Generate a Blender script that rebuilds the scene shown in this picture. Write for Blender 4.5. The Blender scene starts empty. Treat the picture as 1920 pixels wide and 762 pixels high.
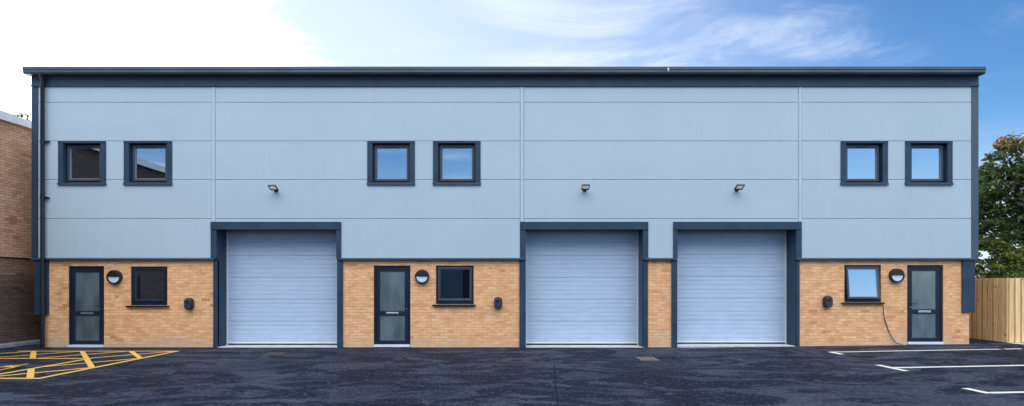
import bpy, bmesh, math, random
import numpy as np
from mathutils import Vector, Matrix

R = math.radians
random.seed(7)
scene = bpy.context.scene
COL = scene.collection

# ------------------------------------------------------------ camera
CAMZ = 1.6
cam_d = bpy.data.cameras.new("camera")
cam_d.sensor_width = 36.0
cam_d.sensor_fit = 'HORIZONTAL'
cam_d.lens = 36.0 * 1015 / 1920
cam_d.shift_x = (960 - 955) / 1920
cam_d.shift_y = (536 - 381) / 1920
cam_d.clip_start = 0.05
cam_d.clip_end = 3000
cam = bpy.data.objects.new("camera", cam_d)
COL.objects.link(cam)
cam.location = (0, -14, CAMZ)
cam.rotation_euler = (R(90), 0, 0)
scene.camera = cam

# ------------------------------------------------------------ world and sun
SUN_AZ = -42.0      # degrees from +Y, negative = to the left, behind the building
SUN_EL = 18.0
sd = Vector((math.sin(R(SUN_AZ)) * math.cos(R(SUN_EL)), math.cos(R(SUN_AZ)) * math.cos(R(SUN_EL)), math.sin(R(SUN_EL))))
world = bpy.data.worlds.new("World")
scene.world = world
world.use_nodes = True
wn = world.node_tree
wn.nodes.clear()
def WN(t, **k):
    n = wn.nodes.new(t)
    for a, b in k.items():
        setattr(n, a, b)
    return n
WL = wn.links.new
def wmath(op, a, b=None, c=None, clamp=False):
    n = WN('ShaderNodeMath', operation=op)
    n.use_clamp = clamp
    for i, v in enumerate((a, b, c)):
        if v is None: continue
        if isinstance(v, (int, float)): n.inputs[i].default_value = v
        else: WL(v, n.inputs[i])
    return n.outputs[0]
def wmap(v, a, b, c=0.0, d=1.0, smooth=True):
    n = WN('ShaderNodeMapRange')
    if smooth: n.interpolation_type = 'SMOOTHSTEP'
    WL(v, n.inputs[0])
    for i, q in enumerate((a, b, c, d)): n.inputs[i + 1].default_value = q
    return n.outputs[0]
sky = WN('ShaderNodeTexSky', sky_type='NISHITA')
sky.sun_disc = False
sky.sun_elevation = R(SUN_EL)
sky.sun_rotation = R(SUN_AZ)
sky.air_density = 1.0
sky.dust_density = 0.4
sky.ozone_density = 2.0
tc = WN('ShaderNodeTexCoord')
sep = WN('ShaderNodeSeparateXYZ'); WL(tc.outputs['Generated'], sep.inputs[0])
zz = wmath('ADD', wmath('MAXIMUM', sep.outputs[2], 0.0), 0.06)
px_ = wmath('DIVIDE', sep.outputs[0], zz)
py_ = wmath('DIVIDE', sep.outputs[1], zz)
comb = WN('ShaderNodeCombineXYZ'); WL(px_, comb.inputs[0]); WL(py_, comb.inputs[1])
mp = WN('ShaderNodeMapping'); WL(comb.outputs[0], mp.inputs[0])
mp.inputs['Rotation'].default_value = (0, 0, R(12)); mp.inputs['Scale'].default_value = (0.9, 1.9, 1)
n1 = WN('ShaderNodeTexNoise'); WL(mp.outputs[0], n1.inputs['Vector'])
n1.inputs['Scale'].default_value = 1.25; n1.inputs['Detail'].default_value = 9; n1.inputs['Roughness'].default_value = 0.62
n1.inputs['Distortion'].default_value = 0.7
n2 = WN('ShaderNodeTexNoise'); WL(comb.outputs[0], n2.inputs['Vector'])
n2.inputs['Scale'].default_value = 0.75; n2.inputs['Detail'].default_value = 3
cirrus = wmap(wmath('ADD', n1.outputs[0], wmath('MULTIPLY', n2.outputs[0], 0.45)), 0.66, 0.98)
# clear towards the right
clear = wmap(px_, 0.9, 2.0, 1.0, 0.12)
cirrus = wmath('MULTIPLY', wmath('MULTIPLY', cirrus, clear), 0.6)
dot = WN('ShaderNodeVectorMath', operation='DOT_PRODUCT'); WL(tc.outputs['Generated'], dot.inputs[0]); dot.inputs[1].default_value = (-0.62, 0.70, -0.36)
nz = wmath('MULTIPLY', wmath('SUBTRACT', n1.outputs[0], 0.5), 0.20)
nz = wmath('ADD', nz, wmath('MULTIPLY', wmath('SUBTRACT', n2.outputs[0], 0.5), 0.10))
gl = wmap(wmath('ADD', dot.outputs['Value'], nz), 0.645, 0.755)          # bright cloud bank round the sun
veil = wmap(dot.outputs['Value'], 0.0, 0.70, 0.0, 0.66)
n3 = WN('ShaderNodeTexNoise'); WL(comb.outputs[0], n3.inputs['Vector'])
n3.inputs['Scale'].default_value = 3.4; n3.inputs['Detail'].default_value = 10; n3.inputs['Roughness'].default_value = 0.66; n3.inputs['Distortion'].default_value = 0.9
def ell(cx, cy, rx, ry, rot):
    dx = wmath('SUBTRACT', px_, cx); dy = wmath('SUBTRACT', py_, cy)
    u = wmath('ADD', wmath('MULTIPLY', dx, math.cos(rot) / rx), wmath('MULTIPLY', dy, math.sin(rot) / rx))
    v = wmath('ADD', wmath('MULTIPLY', dx, -math.sin(rot) / ry), wmath('MULTIPLY', dy, math.cos(rot) / ry))
    return wmap(wmath('SQRT', wmath('ADD', wmath('MULTIPLY', u, u), wmath('MULTIPLY', v, v))), 1.0, 0.15)
wisp = wmath('ADD', wmath('MULTIPLY', ell(1.05, 1.92, .62, .17, R(10)), .8), wmath('MULTIPLY', ell(.38, 2.12, .75, .30, R(-4)), .9), None, True)
wisp = wmath('MULTIPLY', wmath('MULTIPLY', wisp, wmap(n3.outputs[0], 0.36, 0.72)), 0.58)
haze = wmap(sep.outputs[2], 0.27, -0.02, 0.0, 0.75)
# high bright cloud added out of view behind the camera to light the facade
bk = wmap(wmath('MULTIPLY', sep.outputs[1], -1.0), 0.0, 0.45)
hi = wmap(sep.outputs[2], 0.36, 0.62)
bank = wmath('MULTIPLY', wmath('MULTIPLY', bk, hi), wmap(n1.outputs[0], 0.25, 0.6, 0.45, 1.0))
cloudc = WN('ShaderNodeRGB'); cloudc.outputs[0].default_value = (6.2, 6.6, 7.4, 1)
glowc = WN('ShaderNodeRGB'); glowc.outputs[0].default_value = (14.0, 14.2, 14.0, 1)
def wmix(f, a, b):
    n = WN('ShaderNodeMix', data_type='RGBA')
    WL(f, n.inputs[0]); WL(a, n.inputs[6]); WL(b, n.inputs[7])
    return n.outputs[2]
tint = WN('ShaderNodeMix', data_type='RGBA', blend_type='MULTIPLY'); tint.inputs[0].default_value = 1.0
WL(sky.outputs[0], tint.inputs[6]); tint.inputs[7].default_value = (0.54, 0.87, 1.20, 1)
c = wmix(veil, tint.outputs[2], cloudc.outputs[0])
c = wmix(haze, c, cloudc.outputs[0])
c = wmix(cirrus, c, cloudc.outputs[0])
c = wmix(wisp, c, cloudc.outputs[0])
c = wmix(gl, c, glowc.outputs[0])
bankc = WN('ShaderNodeRGB'); bankc.outputs[0].default_value = (25.5, 27.0, 29.5, 1)
c = wmix(bank, c, bankc.outputs[0])
bg = WN('ShaderNodeBackground'); bg.inputs[1].default_value = 0.10
WL(c, bg.inputs[0])
wo = WN('ShaderNodeOutputWorld'); WL(bg.outputs[0], wo.inputs[0])

sun_d = bpy.data.lights.new("sun", 'SUN')
sun_d.energy = 3.0
sun_d.angle = R(0.6)
sun_d.color = (1.0, 0.86, 0.70)
sun = bpy.data.objects.new("sun", sun_d)
COL.objects.link(sun)
sun.rotation_euler = sd.to_track_quat('Z', 'Y').to_euler()
sun.location = sd * 60

scene.view_settings.view_transform = 'Standard'
scene.view_settings.look = 'None'
scene.view_settings.gamma = 1.0
scene.view_settings.use_curve_mapping = False
scene.view_settings.exposure = 0.8

# ------------------------------------------------------------ material helpers
class NT:
    def __init__(s, name):
        s.m = bpy.data.materials.new(name); s.m.use_nodes = True
        s.t = s.m.node_tree; s.t.nodes.clear()
        s.out = s.t.nodes.new('ShaderNodeOutputMaterial')
    def n(s, t, **k):
        q = s.t.nodes.new(t)
        for a, b in k.items(): setattr(q, a, b)
        return q
    def l(s, a, b): s.t.links.new(a, b)
    def put(s, sock, v):
        if v is None: return
        if isinstance(v, (int, float)): sock.default_value = v
        elif isinstance(v, tuple): sock.default_value = v if len(v) != 3 or sock.type == 'VECTOR' else (*v, 1)
        else: s.l(v, sock)
    def math(s, op, a, b=None, clamp=False):
        q = s.n('ShaderNodeMath', operation=op); q.use_clamp = clamp
        s.put(q.inputs[0], a); s.put(q.inputs[1], b); return q.outputs[0]
    def rng(s, v, a, b, c=0.0, d=1.0):
        q = s.n('ShaderNodeMapRange', interpolation_type='SMOOTHSTEP'); s.put(q.inputs[0], v)
        for i, w in enumerate((a, b, c, d)): q.inputs[i + 1].default_value = w
        return q.outputs[0]
    def mix(s, f, a, b, bt='MIX'):
        q = s.n('ShaderNodeMix', data_type='RGBA', blend_type=bt)
        s.put(q.inputs[0], f); s.put(q.inputs[6], a); s.put(q.inputs[7], b); return q.outputs[2]
    def noise(s, vec, scale, detail=4, rough=0.55, dist=0.0):
        q = s.n('ShaderNodeTexNoise'); s.put(q.inputs['Vector'], vec)
        q.inputs['Scale'].default_value = scale; q.inputs['Detail'].default_value = detail
        q.inputs['Roughness'].default_value = rough; q.inputs['Distortion'].default_value = dist
        return q.outputs[0]
    def pos(s): return s.n('ShaderNodeNewGeometry').outputs['Position']
    def scalev(s, v, sc):
        q = s.n('ShaderNodeMapping'); s.put(q.inputs[0], v); q.inputs['Scale'].default_value = sc; return q.outputs[0]
    def bsdf(s, col, rough=0.5, metal=0.0, bump=None, bstr=0.3, bdist=0.01, spec=0.5):
        b = s.n('ShaderNodeBsdfPrincipled')
        s.put(b.inputs['Base Color'], col); s.put(b.inputs['Roughness'], rough); s.put(b.inputs['Metallic'], metal)
        s.put(b.inputs['Specular IOR Level'], spec)
        if bump is not None:
            q = s.n('ShaderNodeBump'); q.inputs['Strength'].default_value = bstr; q.inputs['Distance'].default_value = bdist
            s.put(q.inputs['Height'], bump); s.l(q.outputs[0], b.inputs['Normal'])
        s.l(b.outputs[0], s.out.inputs[0]); return b

def paint(name, col, rough=0.45, var=0.12, metal=0.0, spec=0.5, grain=900, bstr=0.05, nscale=1.3):
    t = NT(name); p = t.pos()
    a = t.noise(p, nscale, 5); g = t.noise(p, grain, 2)
    c1 = tuple(v * (1 - var) for v in col); c2 = tuple(min(1, v * (1 + var)) for v in col)
    t.bsdf(t.mix(t.rng(a, .3, .7), c1, c2), t.rng(a, .3, .7, rough - .05, rough + .05), metal, g, bstr, 0.002, spec)
    return t.m

def brick_mat(name, c1, c2, red, mortar, axis='X', base_stain=True, spot=None, stain=(0.62, 0.44, 0.29)):
    t = NT(name); p = t.pos()
    sp = t.n('ShaderNodeSeparateXYZ'); t.l(p, sp.inputs[0])
    cb = t.n('ShaderNodeCombineXYZ'); t.l(sp.outputs[0 if axis == 'X' else 1], cb.inputs[0]); t.l(sp.outputs[2], cb.inputs[1])
    b = t.n('ShaderNodeTexBrick'); t.l(cb.outputs[0], b.inputs['Vector'])
    b.inputs['Scale'].default_value = 1.0; b.inputs['Brick Width'].default_value = 0.225; b.inputs['Row Height'].default_value = 0.075
    b.inputs['Mortar Size'].default_value = 0.0075; b.inputs['Mortar Smooth'].default_value = 0.3; b.inputs['Bias'].default_value = 0.0
    b.inputs['Color1'].default_value = (0, 0, 0, 1); b.inputs['Color2'].default_value = (1, 1, 1, 1); b.inputs['Mortar'].default_value = (.5, .5, .5, 1)
    rnd = t.n('ShaderNodeSeparateColor'); t.l(b.outputs['Color'], rnd.inputs[0])
    r = rnd.outputs[0]
    fine = t.noise(p, 38, 5, .7); big = t.noise(t.scalev(p, (1, 1, 1.6)), 1.1, 4)
    mot = t.noise(t.scalev(p, (4.6, 4.6, 13)), 1.0, 1)
    colr = t.mix(r, c1, c2)
    colr = t.mix(t.math('MULTIPLY', t.rng(mot, .52, .70), .6), colr, spot or tuple(min(.95, v * 1.15) for v in c2))
    colr = t.mix(t.math('MULTIPLY', t.rng(mot, .46, .26), .7), colr, tuple(v * .78 for v in c1))
    redm = t.math('MULTIPLY', t.rng(r, .80, .97), t.rng(big, .42, .62))
    colr = t.mix(redm, colr, red)
    colr = t.mix(t.math('MULTIPLY', t.rng(fine, .35, .75), .35), colr, tuple(v * .8 for v in c1))
    colr = t.mix(b.outputs['Fac'], colr, mortar)
    if base_stain:
        h = t.math('ADD', sp.outputs[2], t.math('MULTIPLY', t.noise(t.scalev(p, (.55, 1, 1)), 1.5, 5, .65), -1.15))
        colr = t.mix(t.rng(h, -.22, -.55, 0, .6), colr, stain)
    hgt = t.math('ADD', t.math('MULTIPLY', b.outputs['Fac'], -1.0), t.math('MULTIPLY', fine, .35))
    t.bsdf(colr, .9, 0, hgt, .7, .008, .08)
    return t.m

M = {}
M['clad'] = paint('cladding_silver_grey', (0.44, 0.53, 0.57), .5, .015, spec=.35, grain=260, bstr=.12)
def clad_mat():
    t = NT('cladding_silver_grey'); p = t.pos()
    a = t.noise(t.scalev(p, (1, 1, 1)), .5, 3); st = t.noise(t.scalev(p, (9, 9, .5)), 1.0, 5, .7); g = t.noise(p, 240, 3)
    rip = t.noise(t.scalev(p, (1.2, 1, 3)), .8, 2)
    c = t.mix(t.rng(a, .3, .7), (0.43, 0.515, 0.562), (0.45, 0.538, 0.58))
    c = t.mix(t.math('MULTIPLY', t.rng(st, .50, .72), .14), c, (0.34, 0.40, 0.44))
    h = t.math('ADD', t.math('MULTIPLY', g, .15), t.math('MULTIPLY', rip, 2.0))
    t.bsdf(c, t.rng(st, .3, .7, .42, .52), 0, h, .35, .004, .4)
    return t.m
M['clad'] = clad_mat()
M['clad_trim'] = paint('cladding_joint_grey', (0.485, 0.57, 0.615), .45, .03, spec=.35)
M['gap'] = paint('joint_dark', (0.12, 0.15, 0.20), .8, .1)
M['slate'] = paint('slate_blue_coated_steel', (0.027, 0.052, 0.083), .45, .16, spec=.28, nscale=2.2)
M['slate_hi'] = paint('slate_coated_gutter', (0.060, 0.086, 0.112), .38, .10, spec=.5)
M['frame'] = paint('anthracite_frame', (0.010, 0.018, 0.034), .35, .12, spec=.35)
M['sash'] = paint('anthracite_sash', (0.050, 0.058, 0.080), .35, .10, spec=.55)
M['pipe'] = paint('dark_downpipe', (0.012, 0.018, 0.030), .3, .15)
M['black'] = paint('black_plastic', (0.012, 0.014, 0.02), .4, .15)
M['gasket'] = paint('pale_glazing_bead', (0.30, 0.33, 0.38), .4, .05)
M['brick'] = brick_mat('buff_brick', (0.79, 0.385, 0.170), (0.93, 0.54, 0.28), (0.60, 0.23, 0.09), (0.70, 0.36, 0.175), spot=(.96, .65, .40))
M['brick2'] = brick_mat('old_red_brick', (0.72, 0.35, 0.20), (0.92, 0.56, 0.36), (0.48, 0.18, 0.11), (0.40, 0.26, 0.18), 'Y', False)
M['brick3'] = brick_mat('reflection_dark_brick', (0.10, 0.075, 0.065), (0.15, 0.12, 0.10), (0.07, 0.05, 0.045), (0.10, 0.09, 0.085), 'Y', False)  # darkened brick copy, the dark look of its window reflection put into colour
M['brick4'] = brick_mat('shade_dark_lower_brick', (0.30, 0.17, 0.115), (0.42, 0.26, 0.18), (0.20, 0.09, 0.065), (0.19, 0.14, 0.11), 'Y', False)  # darker copy of the red brick, shade of the lower wall put into colour
M['white'] = paint('white_upvc', (0.72, 0.74, 0.76), .4, .05)
M['plaster'] = paint('white_plaster', (0.75, 0.76, 0.74), .8, .04)
M['inside'] = paint('interior_grey', (0.04, 0.05, 0.07), .9, .1)
M['roof'] = paint('grey_roof_sheet', (0.22, 0.24, 0.26), .5, .08)
M['steel'] = paint('brushed_steel', (0.75, 0.76, 0.77), .28, .05, metal=.9)
M['concrete'] = paint('pale_concrete', (0.50, 0.52, 0.52), .8, .16, nscale=5)
M['kerbc'] = paint('kerb_concrete', (0.33, 0.35, 0.36), .85, .22, nscale=5)
M['diff'] = paint('opal_diffuser', (0.62, 0.70, 0.80), .25, .02)
M['led'] = paint('floodlight_lens', (0.88, 0.88, 0.90), .3, .05)
for _n in M['led'].node_tree.nodes:
    if _n.type == 'BSDF_PRINCIPLED':
        _n.inputs['Emission Color'].default_value = (1, 1, 1, 1); _n.inputs['Emission Strength'].default_value = 0.12
M['wire'] = paint('galvanised_mesh', (0.055, 0.05, 0.05), .6, .2)
M['whiteline'] = None

def roller_mat():
    t = NT('roller_door_silver'); p = t.pos()
    a = t.noise(t.scalev(p, (1, 1, 5)), 2.4, 5); g = t.noise(p, 160, 3)
    sp = t.n('ShaderNodeSeparateXYZ'); t.l(p, sp.inputs[0])
    gm = t.math('ADD', sp.outputs[2], t.math('MULTIPLY', t.noise(t.scalev(p, (2, 1, .8)), 1.6, 6, .7), -1.1))
    sc = t.noise(t.scalev(p, (1.5, 1, 14)), 2.0, 6, .75)
    base = t.mix(t.rng(a, .3, .7), (0.435, 0.525, 0.635), (0.48, 0.575, 0.685))
    base = t.mix(t.math('MULTIPLY', t.rng(sc, .60, .75), .22), base, (0.30, 0.34, 0.40))
    base = t.mix(t.rng(gm, -.25, -.7, 0, .3), base, (0.24, 0.24, 0.25))
    t.bsdf(base, t.rng(sc, .3, .7, .40, .52), 0, t.math('ADD', t.math('MULTIPLY', g, .3), t.math('MULTIPLY', a, 2.5)), .3, .004, .35)
    return t.m
M['roller'] = roller_mat()

def frosted():
    t = NT('frosted_glass'); p = t.pos()
    g = t.noise(p, 120, 4, .7)
    big = t.noise(t.scalev(p, (1.8, 1, .6)), 1.6, 2)
    b = t.n('ShaderNodeBsdfPrincipled')
    t.put(b.inputs['Base Color'], t.mix(t.rng(big, .3, .7), (0.055, 0.082, 0.092), (0.12, 0.165, 0.175)))
    b.inputs['Roughness'].default_value = .22; b.inputs['Specular IOR Level'].default_value = 1.0
    b.inputs['IOR'].default_value = 1.9
    q = t.n('ShaderNodeBump'); q.inputs['Strength'].default_value = .25; q.inputs['Distance'].default_value = .002
    t.l(g, q.inputs['Height']); t.l(q.outputs[0], b.inputs['Normal'])
    t.l(b.outputs[0], t.out.inputs[0]); return t.m
M['frost'] = frosted()

def glass():
    t = NT('coated_window_glass'); p = t.pos()
    tr = t.n('ShaderNodeBsdfTransparent'); tr.inputs[0].default_value = (0.42, 0.47, 0.50, 1)
    gs = t.n('ShaderNodeBsdfGlossy'); gs.inputs['Roughness'].default_value = 0.008; gs.inputs[0].default_value = (0.92, 0.97, 1.0, 1)
    q = t.n('ShaderNodeBump'); q.inputs['Strength'].default_value = .03; q.inputs['Distance'].default_value = .01
    t.l(t.noise(p, 1.6, 1), q.inputs['Height']); t.l(q.outputs[0], gs.inputs['Normal'])
    mx = t.n('ShaderNodeMixShader'); fr = t.n('ShaderNodeFresnel'); fr.inputs[0].default_value = 1.5
    t.put(mx.inputs[0], t.math('ADD', fr.outputs[0], .50, True))
    t.l(tr.outputs[0], mx.inputs[1]); t.l(gs.outputs[0], mx.inputs[2]); t.l(mx.outputs[0], t.out.inputs[0])
    return t.m
M['glass'] = glass()

def asphalt():
    t = NT('asphalt'); p = t.pos()
    sp = t.n('ShaderNodeSeparateXYZ'); t.l(p, sp.inputs[0])
    big = t.noise(p, .35, 5, .6, .6)
    streak = t.noise(t.scalev(p, (.65, 1.1, 1)), .9, 10, .70, 1.6)
    scuff = t.noise(t.scalev(p, (1.3, 1.6, 1)), 2.2, 10, .82, 1.8)
    agg = t.noise(t.scalev(p, (21, 7.5, 8)), 1.0, 5, .85)
    agg2 = t.n('ShaderNodeTexVoronoi'); t.l(p, agg2.inputs['Vector']); agg2.inputs['Scale'].default_value = 62
    colr = t.mix(t.rng(big, .3, .7), (0.032, 0.038, 0.056), (0.066, 0.076, 0.103))
    colr = t.mix(t.rng(streak, .57, .46, 0, .92), colr, (0.008, 0.010, 0.020))
    colr = t.mix(t.rng(scuff, .53, .74, 0, .75), colr, (0.19, 0.21, 0.25))
    colr = t.mix(t.rng(agg, .53, .70, 0, .65), colr, (0.17, 0.19, 0.225))
    colr = t.mix(t.rng(agg, .48, .32, 0, .85), colr, (0.004, 0.005, 0.010))
    # white chips and dust specks
    chip = t.noise(p, 7.5, 2, .5)
    colr = t.mix(t.rng(chip, .775, .80, 0, .5), colr, (0.42, 0.44, 0.46))
    # joint between two laid strips of asphalt
    xx = t.math('ADD', t.math('ADD', sp.outputs[0], t.math('MULTIPLY', sp.outputs[1], -.07)), t.math('MULTIPLY', t.noise(p, 2.2, 3), .10))
    d = t.math('ABSOLUTE', t.math('ADD', xx, -1.17))
    near = t.rng(sp.outputs[1], -2.6, -3.4)
    colr = t.mix(t.math('MULTIPLY', t.math('MULTIPLY', t.rng(d, .024, .004), .8), near), colr, (0.008, 0.009, 0.013))
    # oil stain
    ox = t.math('MULTIPLY', t.math('ADD', sp.outputs[0], -11.2), .9); oy = t.math('MULTIPLY', t.math('ADD', sp.outputs[1], 2.2), 1.9)
    od = t.math('ADD', t.math('SQRT', t.math('ADD', t.math('MULTIPLY', ox, ox), t.math('MULTIPLY', oy, oy))), t.math('MULTIPLY', t.noise(p, 2.5, 5), .9))
    colr = t.mix(t.rng(od, 1.15, .55, 0, .7), colr, (0.018, 0.014, 0.014))
    hgt = t.math('ADD', agg, t.math('MULTIPLY', agg2.outputs[0], .6))
    rg = t.rng(streak, .35, .65, .75, .92)
    t.bsdf(colr, rg, 0, hgt, 1.0, .015, .12)
    return t.m
M['asphalt'] = asphalt()

def line_mat(name, col, worn):
    t = NT(name); p = t.pos()
    a = t.noise(p, 9, 6, .7); b = t.noise(p, 70, 3, .7)
    c1 = t.mix(t.rng(a, .3, .7), tuple(v * .86 for v in col), col)
    c1 = t.mix(t.math('MULTIPLY', t.rng(b, .66, .74), t.rng(a, .4, .62)), c1, worn)
    t.bsdf(c1, .6, 0, b, .3, .003, .4); return t.m
M['yellow'] = line_mat('yellow_road_paint', (0.95, 0.56, 0.10), (0.12, 0.09, 0.05))
M['whiteline'] = line_mat('white_road_paint', (0.86, 0.85, 0.70), (0.15, 0.16, 0.17))

def timber():
    t = NT('treated_softwood'); p = t.pos()
    at = t.n('ShaderNodeAttribute', attribute_name='tone')
    gr = t.noise(t.scalev(p, (38, 38, 1.6)), 1.0, 5, .6, .8)
    kn = t.n('ShaderNodeTexVoronoi'); kn.inputs['Scale'].default_value = 1.0
    t.l(t.scalev(p, (7, 7, 2.4)), kn.inputs['Vector'])
    c1 = t.mix(t.rng(gr, .3, .7), (0.70, 0.41, 0.17), (0.97, 0.69, 0.34))
    c1 = t.mix(1.0, c1, at.outputs['Color'], 'MULTIPLY')
    c1 = t.mix(t.rng(kn.outputs[0], .13, .07), c1, (0.10, 0.055, 0.025))
    t.bsdf(c1, .75, 0, gr, .35, .006, .3); return t.m
M['timber'] = timber()

def leafm(name, lo, hi, tip=None, z0=0, z1=1):
    t = NT(name); p = t.pos()
    at = t.n('ShaderNodeAttribute', attribute_name='tone')
    sc = t.n('ShaderNodeSeparateColor'); t.l(at.outputs['Color'], sc.inputs[0])
    c1 = t.mix(sc.outputs[0], lo, hi)
    if tip:
        # autumn-tinted leaves, more of them in the top clumps
        c1 = t.mix(sc.outputs[1], c1, tip)
    b = t.n('ShaderNodeBsdfPrincipled'); t.put(b.inputs['Base Color'], c1); b.inputs['Roughness'].default_value = .5
    tl = t.n('ShaderNodeBsdfTranslucent'); t.put(tl.inputs[0], t.mix(.5, c1, t.mix(1.0, c1, (1.3, 1.5, .6), 'MULTIPLY')))
    mx = t.n('ShaderNodeMixShader'); mx.inputs[0].default_value = .35
    t.l(b.outputs[0], mx.inputs[1]); t.l(tl.outputs[0], mx.inputs[2]); t.l(mx.outputs[0], t.out.inputs[0]); return t.m
M['leaf'] = leafm('chestnut_leaves', (0.018, 0.034, 0.012), (0.065, 0.105, 0.028), (0.75, 0.40, 0.32))
M['leaf2'] = leafm('conifer_foliage', (0.05, 0.08, 0.012), (0.22, 0.24, 0.035))
M['leaf3'] = leafm('far_leaves', (0.06, 0.055, 0.045), (0.13, 0.12, 0.10))
M['bark'] = paint('bark', (0.07, 0.05, 0.035), .9, .3, nscale=8)
M['felt'] = paint('roofing_felt', (0.03, 0.032, 0.036), .85, .2)
M['soil'] = paint('soil_and_grass', (0.06, 0.075, 0.03), .95, .4, nscale=3)
M['rust'] = paint('rusty_iron', (0.16, 0.11, 0.08), .8, .3, nscale=14)
M['wh_wall'] = paint('dark_blue_cladding', (0.014, 0.026, 0.055), .9, .1, spec=.0)
M['wh_door'] = paint('black_door', (0.006, 0.008, 0.014), .9, .1, spec=.0)
M['coping'] = paint('white_fascia_board', (0.82, 0.83, 0.84), .55, .08)

# ------------------------------------------------------------ mesh helpers
def prop(o, label=None, cat=None, group=None, kind=None):
    if label: o['label'] = label
    if cat: o['category'] = cat
    if group: o['group'] = group
    if kind: o['kind'] = kind
    return o

def empty(name, loc=(0, 0, 0), label=None, cat=None, group=None):
    o = bpy.data.objects.new(name, None); COL.objects.link(o); o.location = loc
    o.empty_display_size = .2
    return prop(o, label, cat, group)

class MB:
    def __init__(s): s.v = []; s.f = []; s.sm = []
    def add(s, vs, fs, smooth=False):
        b = len(s.v); s.v += [tuple(v) for v in vs]; s.f += [tuple(b + i for i in f) for f in fs]; s.sm += [smooth] * len(fs); return s
    def box(s, x0, x1, y0, y1, z0, z1):
        return s.add([(x0, y0, z0), (x1, y0, z0), (x1, y1, z0), (x0, y1, z0), (x0, y0, z1), (x1, y0, z1), (x1, y1, z1), (x0, y1, z1)],
                     [(0, 3, 2, 1), (4, 5, 6, 7), (0, 1, 5, 4), (1, 2, 6, 5), (2, 3, 7, 6), (3, 0, 4, 7)])
    def tube(s, pts, rs, n=10, cap=True, smooth=True):
        pts = [Vector(p) for p in pts]
        if isinstance(rs, (int, float)): rs = [rs] * len(pts)
        rings = []; up = None
        for i, p in enumerate(pts):
            a = pts[max(0, i - 1)]; b = pts[min(len(pts) - 1, i + 1)]
            d = (b - a).normalized()
            if up is None:
                up = Vector((0, 0, 1)) if abs(d.z) < .9 else Vector((1, 0, 0))
            u = d.cross(up).normalized(); w = u.cross(d).normalized(); up = w
            rings.append([p + (u * math.cos(2 * math.pi * k / n) + w * math.sin(2 * math.pi * k / n)) * rs[i] for k in range(n)])
        vs = [v for r in rings for v in r]; fs = []
        for i in range(len(pts) - 1):
            for k in range(n):
                fs.append((i * n + k, i * n + (k + 1) % n, (i + 1) * n + (k + 1) % n, (i + 1) * n + k))
        s.add(vs, fs, smooth)
        if cap:
            s.add(rings[0], [tuple(range(n))[::-1]]); s.add(rings[-1], [tuple(range(n))])
        return s
    def prism(s, prof, x0, x1, axis='X'):
        n = len(prof)
        if axis == 'X': vs = [(x0, a, b) for a, b in prof] + [(x1, a, b) for a, b in prof]
        elif axis == 'Y': vs = [(a, x0, b) for a, b in prof] + [(a, x1, b) for a, b in prof]
        else: vs = [(a, b, x0) for a, b in prof] + [(a, b, x1) for a, b in prof]
        fs = [(i, (i + 1) % n, n + (i + 1) % n, n + i) for i in range(n)] + [tuple(range(n))[::-1], tuple(range(n, 2 * n))]
        return s.add(vs, fs)
    def build(s, name, mat, parent=None, loc=None, bevel=0.0):
        me = bpy.data.meshes.new(name); me.from_pydata(s.v, [], s.f); me.validate()
        bm = bmesh.new(); bm.from_mesh(me); bmesh.ops.recalc_face_normals(bm, faces=bm.faces); bm.to_mesh(me); bm.free()
        for p, q in zip(me.polygons, s.sm): p.use_smooth = q
        me.materials.append(mat if not isinstance(mat, str) else M[mat])
        o = bpy.data.objects.new(name, me); COL.objects.link(o)
        if parent is not None:
            o.parent = parent
        if bevel:
            md = o.modifiers.new('bevel', 'BEVEL'); md.width = bevel; md.segments = 2; md.limit_method = 'ANGLE'
        if loc: o.location = loc
        return o

S = 72.5
PX = lambda p: (p - 955) / S            # facade coordinates: photo column -> metres along the facade
PZ = lambda p: CAMZ + (536 - p) / S
def gz(x): return 0.083 * max(0.0, min(1.15, (x - 5) / 7))

# ------------------------------------------------------------ ground
def sheet(name, xs, ys, dz, mat, kind='structure'):
    mb = MB()
    vs = [(x, y, gz(x) + dz) for y in ys for x in xs]; n = len(xs)
    fs = [(j * n + i, j * n + i + 1, (j + 1) * n + i + 1, (j + 1) * n + i) for j in range(len(ys) - 1) for i in range(n - 1)]
    mb.add(vs, fs)
    o = mb.build(name, mat); prop(o, kind=kind); return o
XB = [5, 7, 9, 11, 13.05]
sheet('ground', [-900, -60, -20, 0] + XB + [30, 60, 900], [-900, -60, 0, 60, 900], -0.02, 'soil')
sheet('car_park', [-13.0, -8, 0] + XB + [26], [-40, -20, -10, 0.0, 0.55, 14], 0.0, 'asphalt')

def strip(mb, x0, y0, x1, y1, w, dz=.004, n=6):
    d = Vector((x1 - x0, y1 - y0)); L = d.length; d /= L; q = Vector((-d.y, d.x)) * w / 2
    vs = []
    for i in range(n + 1):
        p = Vector((x0, y0)) + d * L * i / n
        for s_ in (1, -1):
            a = p + q * s_; vs.append((a.x, a.y, gz(a.x) + dz))
    mb.add(vs, [(2 * i, 2 * i + 1, 2 * i + 3, 2 * i + 2) for i in range(n)])

def clip_poly(poly, a, b, c):      # keep a*x+b*y<=c
    out = []
    for i in range(len(poly)):
        p, q = poly[i], poly[(i + 1) % len(poly)]
        dp = a * p[0] + b * p[1] - c; dq = a * q[0] + b * q[1] - c
        if dp <= 0: out.append(p)
        if dp * dq < 0:
            t = dp / (dp - dq); out.append((p[0] + t * (q[0] - p[0]), p[1] + t * (q[1] - p[1])))
    return out
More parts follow.
